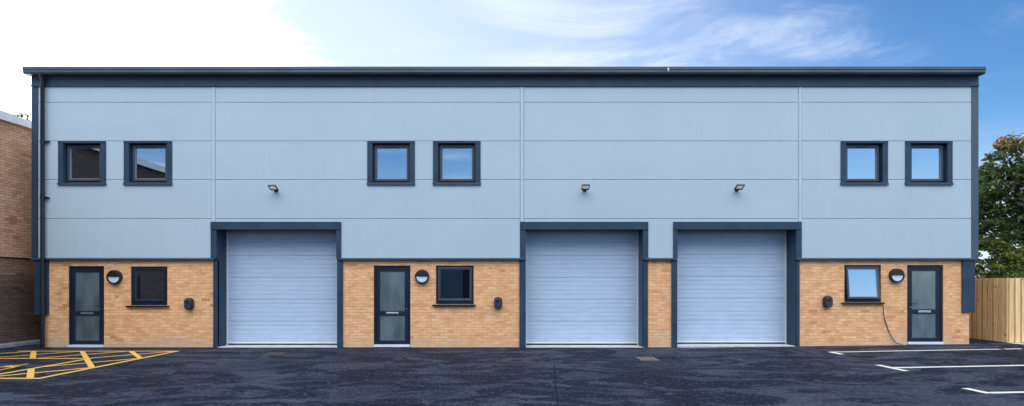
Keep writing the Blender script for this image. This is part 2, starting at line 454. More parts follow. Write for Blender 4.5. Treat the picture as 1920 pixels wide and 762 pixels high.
# yellow accessible bay: frame + cross hatching
XR, XI, XL = -8.05, -9.25, -12.0
YT, YI, YB = -0.74, -2.12, -4.72
mb = MB(); W = .10
def flat(mb, poly, dz):
    if len(poly) >= 3: mb.add([(x, y, gz(x) + dz) for x, y in poly], [tuple(range(len(poly)))])
def rect(mb, x0, x1, y0, y1, dz=.004): flat(mb, [(x0, y0), (x1, y0), (x1, y1), (x0, y1)], dz)
rect(mb, XL, XR, YT - W, YT); rect(mb, XR - W, XR, YB, YT - W); rect(mb, XL, XR - W, YB, YB + W)
rect(mb, XL, XI, YI - W / 2, YI + W / 2); rect(mb, XI, XI + W, YB + W, YI + W / 2)
def hatch(x0, slope, sign, dz):
    # diagonal stripe through (x0, YT)
    hw = .075
    d = Vector((sign * 1, -slope)).normalized(); q = Vector((-d.y, d.x)) * .05
    A = Vector((x0, YT)) - d * 2; B = Vector((x0, YT)) + d * 9
    base = [tuple(A + q), tuple(A - q), tuple(B - q), tuple(B + q)]
    for (xa, xb, ya, yb) in ((XL, XR - W, YI + W / 2, YT - W), (XI + W, XR - W, YB + W, YI + W / 2)):
        pl = clip_poly(base, 1, 0, xb); pl = clip_poly(pl, -1, 0, -xa); pl = clip_poly(pl, 0, 1, yb) if pl else pl
        pl = clip_poly(pl, 0, -1, -ya) if pl else pl
        if pl: flat(mb, pl, dz)
for x0 in (-12.85, -11.65, -10.47, -9.28): hatch(x0, 1.16, 1, .006)
for k in range(0, 6): hatch(-8.05 + 1.14 * (k - 3.0), 1.16, -1, .008)
# wheelchair symbol in the bay
def pol(mb, pts, w, dz=.004):
    for a, b in zip(pts, pts[1:]): strip(mb, *a, *b, w, dz, 1)
sy = [(-9.84, -2.93), (-9.84, -3.22), (-9.93, -3.22)]
pol(mb, sy, .06)
pol(mb, [(-9.95, -3.17), (-10.02, -3.75), (-10.45, -3.75)], .07, .0055)
rect(mb, -9.90, -9.70, -3.42, -3.24, .0065)
pol(mb, [(-9.68, -3.40), (-9.66, -3.80), (-9.85, -4.15)], .06, .0045)
cx, cy = -10.25, -4.05
pol(mb, [(cx + .42 * math.cos(a), cy + .42 * math.sin(a)) for a in [R(q) for q in range(-200, 41, 15)]], .07, .0075)
flat(mb, [(-10.62 + .11 * math.cos(a), -3.2 + .11 * math.sin(a)) for a in [R(q) for q in range(0, 360, 30)]], .004)
o = mb.build('road_marking', 'yellow'); prop(o, 'yellow cross hatched accessible parking bay marking on the asphalt at the left', 'road marking', kind='structure')

def bayline(pts_list):
    mb = MB()
    for i, (a, b, w) in enumerate(pts_list): strip(mb, *a, *b, w, .004 + .002 * i)
    o = mb.build('road_marking', 'whiteline'); prop(o, kind='structure'); return o
prop(bayline([((7.62, -1.23), (11.75, -1.06), .10), ((11.83, -1.06), (12.25, -1.05), .11), ((7.56, -1.22), (7.58, -1.68), .12)]), 'white parking bay line running closest to the right hand door', 'road marking')
prop(bayline([((7.34, -3.65), (12.6, -3.44), .12), ((7.29, -3.28), (7.30, -4.05), .12)]), 'white parking bay line with a crossing tick, middle one of three', 'road marking')
prop(bayline([((7.04, -6.05), (12.4, -5.86), .11), ((6.99, -5.70), (7.0, -6.10), .12)]), 'white parking bay line with short tick, nearest the camera at the right', 'road marking')

# drain covers
def cover(x, y, w, d, label, mat):
    t = empty('drain_cover', (x, y, gz(x)), label, 'drain cover', 'iron drain covers set in the asphalt')
    f = MB(); f.box(-w/2, w/2, -d/2, -d/2+.04, 0, .006); f.box(-w/2, w/2, d/2-.04, d/2, 0, .006)
    f.box(-w/2, -w/2+.04, -d/2+.04, d/2-.04, 0, .006); f.box(w/2-.04, w/2, -d/2+.04, d/2-.04, 0, .006); f.build('frame', mat, t)
    l = MB(); l.box(-w/2+.045, w/2-.045, -d/2+.045, d/2-.045, 0, .005)
    for i in range(5):
        yy = -d/2 + .09 + i*(d-.18)/4
        l.box(-w/2+.07, w/2-.07, yy-.014, yy+.014, .005, .010)
    l.build('lid', mat, t)
M['cov1'] = paint('sandy_iron', (0.17, 0.13, 0.10), .85, .3, nscale=20)
M['cov2'] = paint('dark_iron', (0.075, 0.055, 0.05), .8, .35, nscale=20)
cover(3.02, -2.15, .40, .55, 'sandy brown drain cover in front of the narrow brick pier', 'cov1')
cover(-5.5, -1.3, .42, .45, 'dark rusty drain cover in front of the left roller door', 'cov2')

# ------------------------------------------------------------ main building
B = empty('industrial_building', (0, 8, 0), 'long pale grey clad industrial unit on a buff brick base with three roller doors', 'building')
def BP(mb, name, mat, parent=None, bevel=0.0):
    o = mb.build(name, mat, parent if parent is not None else B, bevel=bevel)
    if parent is None: o.matrix_parent_inverse = Matrix.Translation((0, -8, 0))
    return o
XLW, XRW = PX(60), PX(1834)
DEP = 12.0
ROOFZ = PZ(130)
upw = [(110, 199), (233, 323), (689, 778), (812, 901), (1576, 1664), (1697, 1785)]
UY0, UY1 = 266, 347
roll = [(396, 640), (976, 1215), (1262, 1502)]
# cladding panels (rows between horizontal joints, split at the vertical joint trims)
rows = [(163, 191.6), (192.4, 264.1), (264.9, 336.6), (337.4, 409.6), (410.4, 484)]
cols = [(72, 397), (404, 975), (982.5, 1496.5), (1503.5, 1821)]
holes = [(a + 1, b - 1, UY0 + 1, UY1 - 1) for a, b in upw] + [(a + 1, b - 1, 417, 500) for a, b in roll]
def cells(x0, x1, y0, y1, holes):
    xs = sorted({x0, x1} | {h[i] for h in holes for i in (0, 1) if x0 < h[i] < x1})
    ys = sorted({y0, y1} | {h[i] for h in holes for i in (2, 3) if y0 < h[i] < y1})
    for j in range(len(ys) - 1):
        run = None
        for i in range(len(xs) - 1):
            mx, my = (xs[i] + xs[i+1]) / 2, (ys[j] + ys[j+1]) / 2
            ok = not any(h[0] < mx < h[1] and h[2] < my < h[3] for h in holes)
            if ok:
                run = (run[0], xs[i+1]) if run else (xs[i], xs[i+1])
            if not ok or i == len(xs) - 2:
                if run: yield run[0], run[1], ys[j], ys[j+1]
                run = None
for ci, (ca, cb_) in enumerate(cols):
    mb = MB()
    for ra, rb in rows:
        for x0, x1, y0, y1 in cells(ca, cb_, ra, rb, holes): mb.box(PX(x0), PX(x1), 0, .06, PZ(y1), PZ(y0))
    BP(mb, 'cladding', 'clad')
mb = MB()
for x0, x1, y0, y1 in cells(64, 1830, 150, 486, holes): mb.box(PX(x0), PX(x1), .0605, .09, PZ(y1), PZ(y0))
BP(mb, 'joint_backing', 'gap')
for k, (a, b) in enumerate([(397.6, 403.4), (975.6, 981.9), (1497.1, 1502.9)]):
    mb = MB(); bot = 416
    mb.box(PX(a), PX(b), -.006, .055, PZ(bot), PZ(163)); mb.box(PX(a) + .018, PX(b) - .018, -.012, -.006, PZ(bot), PZ(163))
    BP(mb, 'joint_trim', 'clad_trim')
# inner wall with reveals
lw = [(243, 312, 500, 573), (817, 888, 498, 571), (1585, 1654, 497, 567)]
dr = [(126, 193, 499, 652), (700, 769, 498, 652), (1703, 1771, 497, 646)]
ihol = [(a + 14, b - 14, 273, 338) for a, b in upw] + [(a + 5, b - 5, c + 4, d - 5) for a, b, c, d in lw] + \
       [(a - 3, b + 3, 425, 700) for a, b in roll] + [(a + 2, b - 2, c + 2, 700) for a, b, c, d in dr]
mb = MB()
for x0, x1, y0, y1 in cells(76, 1819, 150, 652, ihol): mb.box(PX(x0), PX(x1), .185, .40, PZ(y1), PZ(y0))
BP(mb, 'inner_wall', 'plaster')
# brick base
lwh = [(a, b, c, d) for a, b, c, d in lw] + [(a, b, c, 700) for a, b, c, d in dr]
for k, (a, b) in enumerate([(75, 399.5), (642.6, 974), (1215, 1259.5), (1499.5, 1819.5)]):
    mb = MB()
    for x0, x1, y0, y1 in cells(a, b, 487, 658, lwh): mb.box(PX(x0), PX(x1), .04, .18, PZ(y1), PZ(y0))
    if k == 0: mb.box(PX(a), PX(a) + .14, .1805, DEP, -.1, PZ(487))
    if k == 3: mb.box(PX(b) - .14, PX(b), .1805, DEP, -.1, PZ(487))
    BP(mb, 'brick_wall', 'brick')
# side and rear walls, floor, roof
for xa, xb in ((XLW + .02, XLW + .10), (XRW - .10, XRW - .02)):
    mb = MB(); mb.prism([(.10, PZ(487)), (DEP, PZ(487)), (DEP, ROOFZ - .07), (DEP / 2, ROOFZ + .485), (.10, ROOFZ - .05)], xa, xb)
    mb.box(min(xa, PX(75)), max(xb, PX(1819.5)) if xa > 0 else PX(90), .19, DEP, PZ(487) - .002, PZ(487) + .03) if xa < 0 else mb.box(PX(1806), xb, .19, DEP, PZ(487) - .002, PZ(487) + .03)
    BP(mb, 'side_wall', 'clad')
mb = MB(); mb.box(XLW + .1, XRW - .1, DEP - .1, DEP - .002, 0, ROOFZ - .02); BP(mb, 'rear_wall', 'inside')
mb = MB(); mb.box(PX(78), PX(1817), .42, DEP - .1, .002, .01); BP(mb, 'floor_slab', 'inside')
mb = MB(); mb.prism([(.02, ROOFZ - .06), (.02, ROOFZ), (DEP / 2, ROOFZ + .55), (DEP + .1, ROOFZ), (DEP + .1, ROOFZ - .06), (DEP / 2, ROOFZ + .49)], XLW, XRW)
BP(mb, 'roof', 'roof')
# fascia band under the eaves
mb = MB(); mb.box(PX(60), PX(1834), -.018, .06, PZ(163.2), PZ(138))
mb.box(PX(60), PX(1834), -.035, -.0185, PZ(163), PZ(160.5)); BP(mb, 'fascia', 'slate')
# eaves gutter: pressed profile with flat top lip, sloping face
E = .20
def ez(py, e): return CAMZ + (536 - py) * (14 - e) / 1015
GX0, GX1 = PX(60) - .06, PX(1834) + .02
mb = MB()
mb.prism([(-.018, ez(138, E)), (-E + .03, ez(138, E)), (-E, ez(135.6, E)), (-E, ez(131.2, E)), (-E - .012, ez(130.4, E)), (-E - .012, ez(125.5, E)), (-E + .02, ez(124.6, E)), (-.018, ez(124.6, E))], GX0, GX1)
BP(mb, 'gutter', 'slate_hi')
# corner trims
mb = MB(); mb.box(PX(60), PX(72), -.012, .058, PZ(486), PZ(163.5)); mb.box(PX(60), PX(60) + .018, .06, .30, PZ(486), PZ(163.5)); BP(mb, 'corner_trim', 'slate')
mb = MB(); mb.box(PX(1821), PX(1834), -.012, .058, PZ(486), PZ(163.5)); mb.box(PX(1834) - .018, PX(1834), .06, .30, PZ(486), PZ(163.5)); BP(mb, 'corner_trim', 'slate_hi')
# drip flashing over the brick
for a, b in ((60, 403), (636, 984), (1206, 1269), (1493, 1833)):
    mb = MB(); mb.prism([(.058, PZ(484)), (-.02, PZ(484)), (-.045, PZ(486)), (-.045, PZ(488.2)), (-.035, PZ(488.2)), (.058, PZ(487))], PX(a), PX(b))
    BP(mb, 'drip_flashing', 'slate')
# dark end boxes beside the brick corners
mb = MB(); mb.box(PX(65.5), PX(90), -.005, .038, PZ(590), PZ(488.4)); mb.box(PX(65.5), PX(74.5), .038, .26, PZ(590), PZ(488.4)); BP(mb, 'corner_panel', 'slate')
mb = MB(); mb.box(PX(1805), PX(1828), -.005, .038, PZ(586), PZ(488.4)); mb.box(PX(1820), PX(1828), .038, .26, PZ(586), PZ(488.4)); BP(mb, 'corner_panel', 'slate')

# upper windows
for a, b in upw:
    o0, o1 = PX(a), PX(b); i0, i1 = PX(a + 9.5), PX(b - 9.5)
    zt, zb = PZ(UY0 - .5), PZ(UY1 + .5); jt, jb = PZ(269), PZ(341.5)
    s_ = MB()
    s_.box(o0, i0, -.022, .057, zb + .055, jt); s_.box(i1, o1, -.022, .057, zb + .055, jt)       # jamb flashings
    s_.box(o0, o1, -.030, .057, jt, zt)
    s_.prism([(.057, jb), (-.035, jb - .02), (-.042, zb), (-.03, zb), (.057, zb + .03)], o0 - .008, o1 + .008)
    s_.box(o0 + .01, o1 - .01, -.02, .055, zb + .03, jb - .018)
    # reveals
    s_.box(i0 - .02, i0, .0575, .18, jb, jt); s_.box(i1, i1 + .02, .0575, .18, jb, jt)
    s_.box(i0 - .02, i1 + .02, .0575, .18, jt, jt + .02); s_.box(i0 - .02, i1 + .02, .0575, .18, jb - .02, jb)
    w = BP(s_, 'window', 'slate')
    f = MB(); y0, y1 = .085, .16; t_ = .035
    def ring(mb, x0, x1, z0, z1, t, y0, y1):
        mb.box(x0, x1, y0, y1, z0, z0 + t); mb.box(x0, x1, y0, y1, z1 - t, z1)
        mb.box(x0, x0 + t, y0, y1, z0 + t, z1 - t); mb.box(x1 - t, x1, y0, y1, z0 + t, z1 - t)
    ring(f, i0, i1, jb, jt, t_, y0, y1)
    BP(f, 'frame', 'frame', w)
    g = MB(); sa, sb, sc_, sd_ = i0 + .037, i1 - .037, jb + .037, jt - .037
    ring(g, sa, sb, sc_, sd_, .058, .065, .125)
    BP(g, 'sash', 'sash', w, .006)
    v = MB(); v.box((i0 + i1) / 2 - .18, (i0 + i1) / 2 + .18, .055, .0645, sd_ - .052, sd_ - .03); BP(v, 'trickle_vent', 'black', w)
    be = MB(); ring(be, sa + .0585, sb - .0585, sc_ + .0585, sd_ - .0585, .010, .088, .104); BP(be, 'glazing_bead', 'gasket', w)
    p = MB(); p.box(sa + .0583, sb - .0583, .108, .114, sc_ + .0583, sd_ - .0583); BP(p, 'pane', 'glass', w)

# lower windows
for k, (a, b, c_, d_) in enumerate(lw):
    x0, x1, z1, z0 = PX(a), PX(b), PZ(c_), PZ(d_)
    f = MB(); ring(f, x0 + .004, x1 - .004, z0 + .004, z1 - .004, .045, .062, .15)
    f.box(x0 - .0, x1 + .0, .048, .060, z1 - .012, z1)
    w = BP(f, 'window', 'frame')
    bottom = MB(); bottom.box(x0 + .05, x1 - .05, .066, .14, z0 + .0495, z0 + .085); BP(bottom, 'frame', 'frame', w)
    s_ = MB(); s_.prism([(.12, z0 + .004), (-.03, z0 - .012), (-.03, z0 - .045), (-.018, z0 - .045), (-.018, z0 - .024), (.12, z0 - .018)], x0 - .085, x1 + .055)
    BP(s_, 'sill', 'black', w)
    sa, sb, sc_, sd_ = x0 + .051, x1 - .051, z0 + .088, z1 - .051
    piv = Vector((0, .05, sd_)); ang = R(-5.5) if k == 2 else 0.0
    def T(mb):
        if ang:
            Rm = Matrix.Rotation(ang, 4, 'X')
            mb.v = [tuple(Rm @ (Vector(q) - piv) + piv) for q in mb.v]
        return mb
    g = MB(); ring(g, sa, sb, sc_, sd_, .052, .05, .10); BP(T(g), 'sash', 'sash' if k else 'frame', w, .006)
    be = MB(); ring(be, sa + .0525, sb - .0525, sc_ + .0525, sd_ - .0525, .009, .066, .082); BP(T(be), 'glazing_bead', 'gasket' if k == 2 else 'sash', w)
    p = MB(); p.box(sa + .0523, sb - .0523, .085, .090, sc_ + .0523, sd_ - .0523); BP(T(p), 'pane', 'glass', w)

# personnel doors
for k, (a, b, c_, d_) in enumerate(dr):
    x0, x1, z1, z0 = PX(a), PX(b), PZ(c_), [PZ(651), PZ(650.5), PZ(645.5)][k]
    hs = -1 if k == 2 else 1
    lf = MB(); la, lb = x0 + .06, x1 - .06; lt, lo = z1 - .06, z0 + .055
    ga, gb = la + .085, lb - .085
    ry = [PZ(584), PZ(584), PZ(581)][k]; rz = ry - .105
    gt, gbm = lt - .085, lo + .095
    lf.box(la, ga, .07, .13, lo, lt); lf.box(gb, lb, .07, .13, lo, lt)
    lf.box(ga, gb, .07, .13, gt, lt); lf.box(ga, gb, .07, .13, rz, ry); lf.box(ga, gb, .07, .13, lo, gbm)
    d = BP(lf, 'door', 'frame', None, .005)
    fr = MB(); fr.box(x0, x0 + .055, .058, .16, z0, z1); fr.box(x1 - .055, x1, .058, .16, z0, z1); fr.box(x0 + .055, x1 - .055, .058, .16, z1 - .055, z1)
    fr.box(x0 + .012, x1 - .012, .047, .0575, z1 - .020, z1 - .002)
    BP(fr, 'door_frame', 'frame', d, .004)
    for zA, zB in ((ry, gt), (gbm, rz)):
        be = MB(); ring(be, ga + .0005, gb - .0005, zA + .0005, zB - .0005, .012, .080, .092); BP(be, 'glazing_bead', 'sash', d)
        p = MB(); p.box(ga + .0005, gb - .0005, .094, .102, zA + .0005, zB - .0005); BP(p, 'pane', 'frost', d)
    m_ = (ga + gb) / 2; lp = MB(); lp.box(m_ - .16, m_ + .16, .056, .0695, (ry + rz) / 2 - .024, (ry + rz) / 2 + .024); BP(lp, 'letter_plate', 'steel', d, .004)
    hx = (lb - .04) if hs == 1 else (la + .04)
    hz = [PZ(573), PZ(573), PZ(570)][k]
    h = MB(); h.box(hx - .017, hx + .017, .058, .0695, hz - .13, hz + .05); BP(h, 'backplate', 'black', d, .004)
    h = MB(); h.tube([(hx, .0575, hz), (hx, .015, hz), (hx - hs * .13, .012, hz)], .011, 8); BP(h, 'handle', 'black', d)
    h = MB(); h.tube([(hx, .0575, hz - .085), (hx, .046, hz - .085)], .013, 12); BP(h, 'lock_cylinder', 'steel', d)
    th = MB(); th.box(x0 + .01, x1 - .01, .01, .16, z0 - .01, z0 + .05); BP(th, 'threshold', 'white', d, .004)
    st = MB(); st.box(x0, x1, .02, .16, -.05, z0 - .011); BP(st, 'step', 'asphalt', d)

# roller doors
RD = .50
for k, (a, b) in enumerate(roll):
    ja, jb_ = [(407, 631), (986, 1205), (1270, 1492)][k]
    la, lb = [(399.5, 642.4), (974, 1215), (1259.5, 1499.5)][k]
    g0 = gz(PX(jb_))
    top = PZ(430.5); X0, X1 = PX(ja), PX(jb_)
    # curtain: ribbed profile
    c0, zt = .055 + g0, top + .02
    prof = []; n_sec = 5; sec = .587
    z = c0
    pts = [(RD, c0)]
    zc = c0
    while zc < zt - .02:
        sub = sec / 5
        for i in range(5):
            za, zb = zc + i * sub, zc + (i + 1) * sub
            if zb > zt: break
            g = .007 if i == 0 else .0028
            dd = .013 if i == 0 else .006
            pts += [(RD + dd, za + .0005), (RD + dd, za + g), (RD, za + g + .005), (RD - .0015, (za + zb) / 2), (RD, zb - .004)]
        zc += sec
    pts += [(RD, zt), (RD + .04, zt), (RD + .04, c0)]
    mb = MB(); mb.prism(pts, X0 + .01, X1 - .01)
    d = BP(mb, 'roller_door', 'roller')
    # front surround
    s_ = MB(); s_.box(PX(a), PX(b), -.04, .03, PZ(430), PZ(416.5)); s_.box(PX(a), PX(b), -.046, -.04, PZ(430.8), PZ(429.2))
    BP(s_, 'header_trim', 'slate', d, .003)
    for (p0, p1, q0, q1) in ((a, ja, la, ja), (jb_, b, jb_ + 1.5, lb)):
        s_ = MB(); s_.box(PX(p0), PX(p1), -.030, .035, PZ(485.5), PZ(430.9)); s_.box(PX(q0), PX(q1), .0, .10, -.05, PZ(488.5))
        if p1 == ja: s_.box(X0 - .035, X0, .0355, RD + .05, -.05, top)
        else: s_.box(X1, X1 + .035, .0355, RD + .05, -.05, top)
        BP(s_, 'jamb_trim', 'slate', d, .003)
    s_ = MB(); s_.box(X0 - .03, X1 + .03, .0305, RD + .05, top + .001, top + .03); BP(s_, 'soffit_trim', 'slate', d)
    for xa in (X0 + .001, X1 - .026):
        s_ = MB(); s_.box(xa, xa + .025, RD - .03, RD - .003, c0 - .05, top); BP(s_, 'guide_rail', 'white', d)
    s_ = MB(); s_.box(X0 + .027, X1 - .027, RD - .012, RD + .03, c0 - .045, c0 - .0005); BP(s_, 'rubber_seal', 'black', d)
    s_ = MB(); s_.box(X0 + .03, X1 - .03, RD - .02, RD - .002, c0 + .0, c0 + .035); BP(s_, 'bottom_bar', 'white', d)
    s_ = MB(); s_.box(PX(la) + .11, PX(lb) - .11, .0, RD + .1, -.06, g0 + .012); BP(s_, 'threshold', 'concrete', d, .004)

# downpipe
X = PX(85); mb = MB(); r = .048
mb.tube([(X, -E + .06, ez(137, E)), (X, -.14, PZ(143) - .02), (X, -.085, PZ(152)), (X, -.085, 3.0), (X, -.085, .0)], [r * .95, r, r, r, r], 16)
dp = BP(mb, 'downpipe', 'pipe')
for zc in (PZ(372), PZ(268), PZ(488), PZ(590)):
    m2 = MB(); m2.tube([(X, -.085, zc - .04), (X, -.085, zc + .04)], r + .008, 16); m2.box(X - .015, X + .015, -.06, .03, zc - .014, zc + .014)
    BP(m2, 'pipe_clip', 'black', dp)
for zc in (PZ(266), PZ(371)):
    m2 = MB(); m2.box(X + .03, X + .125, -.075, -.002, zc - .012, zc + .012); BP(m2, 'pipe_bracket', 'black', dp)

# ------------------------------------------------------------ wall lamps
def disc(mb, cx, cz, r, y0, y1, a0=0, a1=360, n=40, sq=1.0):
    angs = [R(a0 + (a1 - a0) * i / n) for i in range(n if a1 - a0 >= 360 else n + 1)]
    pr = [(cx + r * math.cos(q), cz + r * sq * math.sin(q)) for q in angs]
    mb.prism(pr, y0, y1, 'Y')
def bulkhead(px, py, label):
    t = empty('wall_lamp', (PX(px), .04, PZ(py)), label, 'wall lamp', 'round eyelid wall lamps beside the doors')
    m = MB(); disc(m, 0, 0, .185, -.045, .0); m.build('base_plate', 'black', t, bevel=.008)
    m = MB(); disc(m, 0, 0, .150, -.075, -.0455); m.build('lens', 'diff', t, bevel=.012)
    m = MB(); n = 40   # rim ring
    ro, ri = .185, .152
    vs = []; fs = []
    for i in range(n):
        q = 2 * math.pi * i / n
        for rr, yy in ((ro, -.0455), (ro - .006, -.092), (ri, -.092), (ri, -.0455)): vs.append((rr * math.cos(q), yy, rr * math.sin(q)))
    for i in range(n):
        j = (i + 1) % n
        for a in range(4): fs.append((i * 4 + a, i * 4 + (a + 1) % 4, j * 4 + (a + 1) % 4, j * 4 + a))
    m.add(vs, fs, False); m.build('rim', 'black', t)
    m = MB(); disc(m, 0, .012, .155, -.105, -.0765, 0, 180); m.build('eyelid_hood', 'black', t, bevel=.01)
bulkhead(215, 520, 'round half eyelid wall lamp beside the leftmost glazed door')
bulkhead(791.5, 519, 'round half eyelid wall lamp between the middle glazed door and its window')
bulkhead(1681, 517, 'round half eyelid wall lamp between the open window and the right door')

# ------------------------------------------------------------ vehicle chargers
def charger(px, py, label):
    t = empty('wall_charger', (PX(px), .04, PZ(py)), label, 'charger', 'black vehicle chargers on the brick wall')
    w, h = .105, .155; r = .10
    def rr(w, h, r):
        out = []
        for cx_, cz_, a0 in ((w - r, h - r, 0), (-(w - r), h - r, 90), (-(w - r), -(h - r), 180), (w - r, -(h - r), 270)):
            out += [(cx_ + r * math.cos(R(a0 + q)), cz_ + r * math.sin(R(a0 + q))) for q in range(0, 91, 15)]
        return out
    m = MB(); m.prism(rr(w, h, r), -.13, 0, 'Y'); m.build('housing', 'black', t, bevel=.022)
    m = MB(); m.prism([(x, z) for x, z in rr(.082, .128, .078)], -.139, -.1305, 'Y'); m.build('front_cover', 'sash', t, bevel=.004)
    m = MB(); disc(m, 0, .045, .055, -.150, -.1395); m.build('socket', 'black', t, bevel=.006)
    m = MB(); m.box(-.04, .04, -.146, -.1395, -.075, -.045); m.build('display', 'black', t, bevel=.003)
charger(355.5, 570, 'black oval vehicle charger on brick between left window and left roller door')
charger(934, 568, 'black oval vehicle charger on brick just left of the middle roller door')
charger(1551, 566, 'black oval vehicle charger on brick right of the right roller door')

# ------------------------------------------------------------ floodlights
def flood(px, py, label, w=.20):
    t = empty('floodlight', (PX(px), -.001, PZ(py)), label, 'floodlight', 'small floodlights on the cladding above the roller doors')
    m = MB(); m.box(-.05, .05, -.02, 0, -.045, .045); m.build('wall_plate', 'black', t, bevel=.004)
    m = MB(); m.tube([(0, -.02, .0), (0, -.075, -.005)], .018, 10); m.box(-w/2 + .01, w/2 - .01, -.10, -.07, -.018, .006); m.build('bracket', 'black', t)
    Rm = Matrix.Translation((0, -.09, -.005)) @ Matrix.Rotation(R(-25), 4, 'X')
    def tr(mb): mb.v = [tuple(Rm @ Vector(q)) for q in mb.v]; return mb
    m = MB(); m.box(-w/2, w/2, -.20, 0, -.01, .014)
    for i in range(7): m.box(-w/2 + .02 + i * (w - .05) / 6, -w/2 + .03 + i * (w - .05) / 6, -.17, -.03, .0145, .024)
    tr(m).build('head', 'black', t)
    m = MB(); m.box(-w/2 + .022, w/2 - .022, -.178, -.045, -.0135, -.0105); tr(m).build('lens', 'led', t)
    m = MB(); m.box(-w/2, w/2, -.2, -.18, -.022, -.0101); m.box(-w/2, w/2, -.043, 0, -.022, -.0101); m.box(-w/2, -w/2 + .02, -.18, -.043, -.022, -.0101); m.box(w/2 - .02, w/2, -.18, -.043, -.022, -.0101)
    tr(m).build('bezel', 'black', t)
flood(518, 357, 'small black floodlight above the left roller door')
flood(1096, 356, 'small black floodlight above the middle roller door')
flood(1381, 356, 'small black floodlight above the right roller door')

# ------------------------------------------------------------ cable hanging from the open window
X = PX(1654)
pts = [(X, .03, PZ(567)), (X + .004, -.035, PZ(574)), (X + .05, .015, PZ(590)), (X + .13, .022, PZ(610)), (X + .24, .015, PZ(630)), (X + .36, .0, PZ(643)), (X + .44, -.02, gz(10) + .035), (X + .5, -.02, gz(10) + .02)]
def smooth(pts, n=6):
    P = [Vector(p) for p in pts]; out = []
    for i in range(len(P) - 1):
        a, b, c_, d = P[max(i-1, 0)], P[i], P[i+1], P[min(i+2, len(P)-1)]
        for k in range(n):
            t = k / n
            out.append(.5 * ((2*b) + (-a + c_) * t + (2*a - 5*b + 4*c_ - d) * t*t + (-a + 3*b - 3*c_ + d) * t**3))
    return out + [P[-1]]
m = MB(); m.tube(smooth(pts), .009, 8); o = m.build('cable', 'black')
prop(o, 'thin black cable hanging from the open window down to the asphalt', 'cable')
# pale oval clip on the gutter
m = MB(); m.tube([(0, 0, -.055), (0, -.004, -.045), (0, -.006, -.01), (0, -.007, .025), (0, -.005, .045), (0, 0, .055)], [.006, .012, .022, .026, .018, .005], 12)
o = m.build('gutter_tag', 'white', loc=(PX(1252.5) * (13.79 / 14), -E - .026, ez(132.5, E))); prop(o, 'tiny white oval tag stuck on the dark gutter', 'tag')

# ------------------------------------------------------------ neighbouring brick building (left)
N = empty('brick_building', (-13.15, 2, 0), 'older red brick building with white fascia close to the left gable', 'building')
def NP(mb, name, mat):
    o = mb.build(name, mat, N); o.matrix_parent_inverse = Matrix.Translation((13.15, -2, 0)); return o
NX = -13.15; NY0, NY1 = -6.5, 16
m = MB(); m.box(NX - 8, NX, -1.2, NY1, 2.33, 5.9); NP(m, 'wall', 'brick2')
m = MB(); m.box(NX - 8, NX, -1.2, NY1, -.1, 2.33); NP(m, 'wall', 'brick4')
m = MB(); m.box(NX - 8, NX - .003, NY0, -1.2, -.1, 5.9); NP(m, 'wall', 'brick3')['label'] = 'end of the brick wall, coloured darker for its window reflection'
m = MB(); m.box(NX, NX + .02, NY0, NY1, 2.325, 2.355); NP(m, 'string_course', 'black')
m = MB(); m.box(NX + .001, NX + .09, NY0, NY1 + .1, 5.895, 6.09); m.box(NX + .09, NX + .10, NY0, .32, 5.88, 6.10); NP(m, 'fascia', 'coping')
m = MB(); m.prism([(NX + .06, 6.091), (NX - 4, 6.35), (NX - 8.1, 6.0), (NX - 8.1, 5.95), (NX - .0, 5.95)], NY0 - .1, NY1 + .1, 'Y'); NP(m, 'roof', 'roof')
# kerb
m = MB(); m.box(-13.148, -12.98, -7, 12, -.06, .10); o = m.build('kerb', 'kerbc', bevel=.012); prop(o, kind='structure')
# mesh fence
F = empty('mesh_fence', (-13.06, 0, .1), 'dark welded mesh fence standing against the left brick wall', 'fence')
m = MB(); y = -5.0
while y < 4.0:
    m.box(-.004, .003, y - .004, y + .004, .02, 1.78); y += .05
for i in range(12): m.box(.0032, .0095, -5, 4, .05 + i * .155, .058 + i * .155)
m.build('mesh_panel', 'wire', F)
for yy in (-5, -2.5, 2.5):
    m = MB(); m.box(-.05, -.005, yy - .03, yy + .03, -.02, 1.86); m.build('post', 'wire', F)

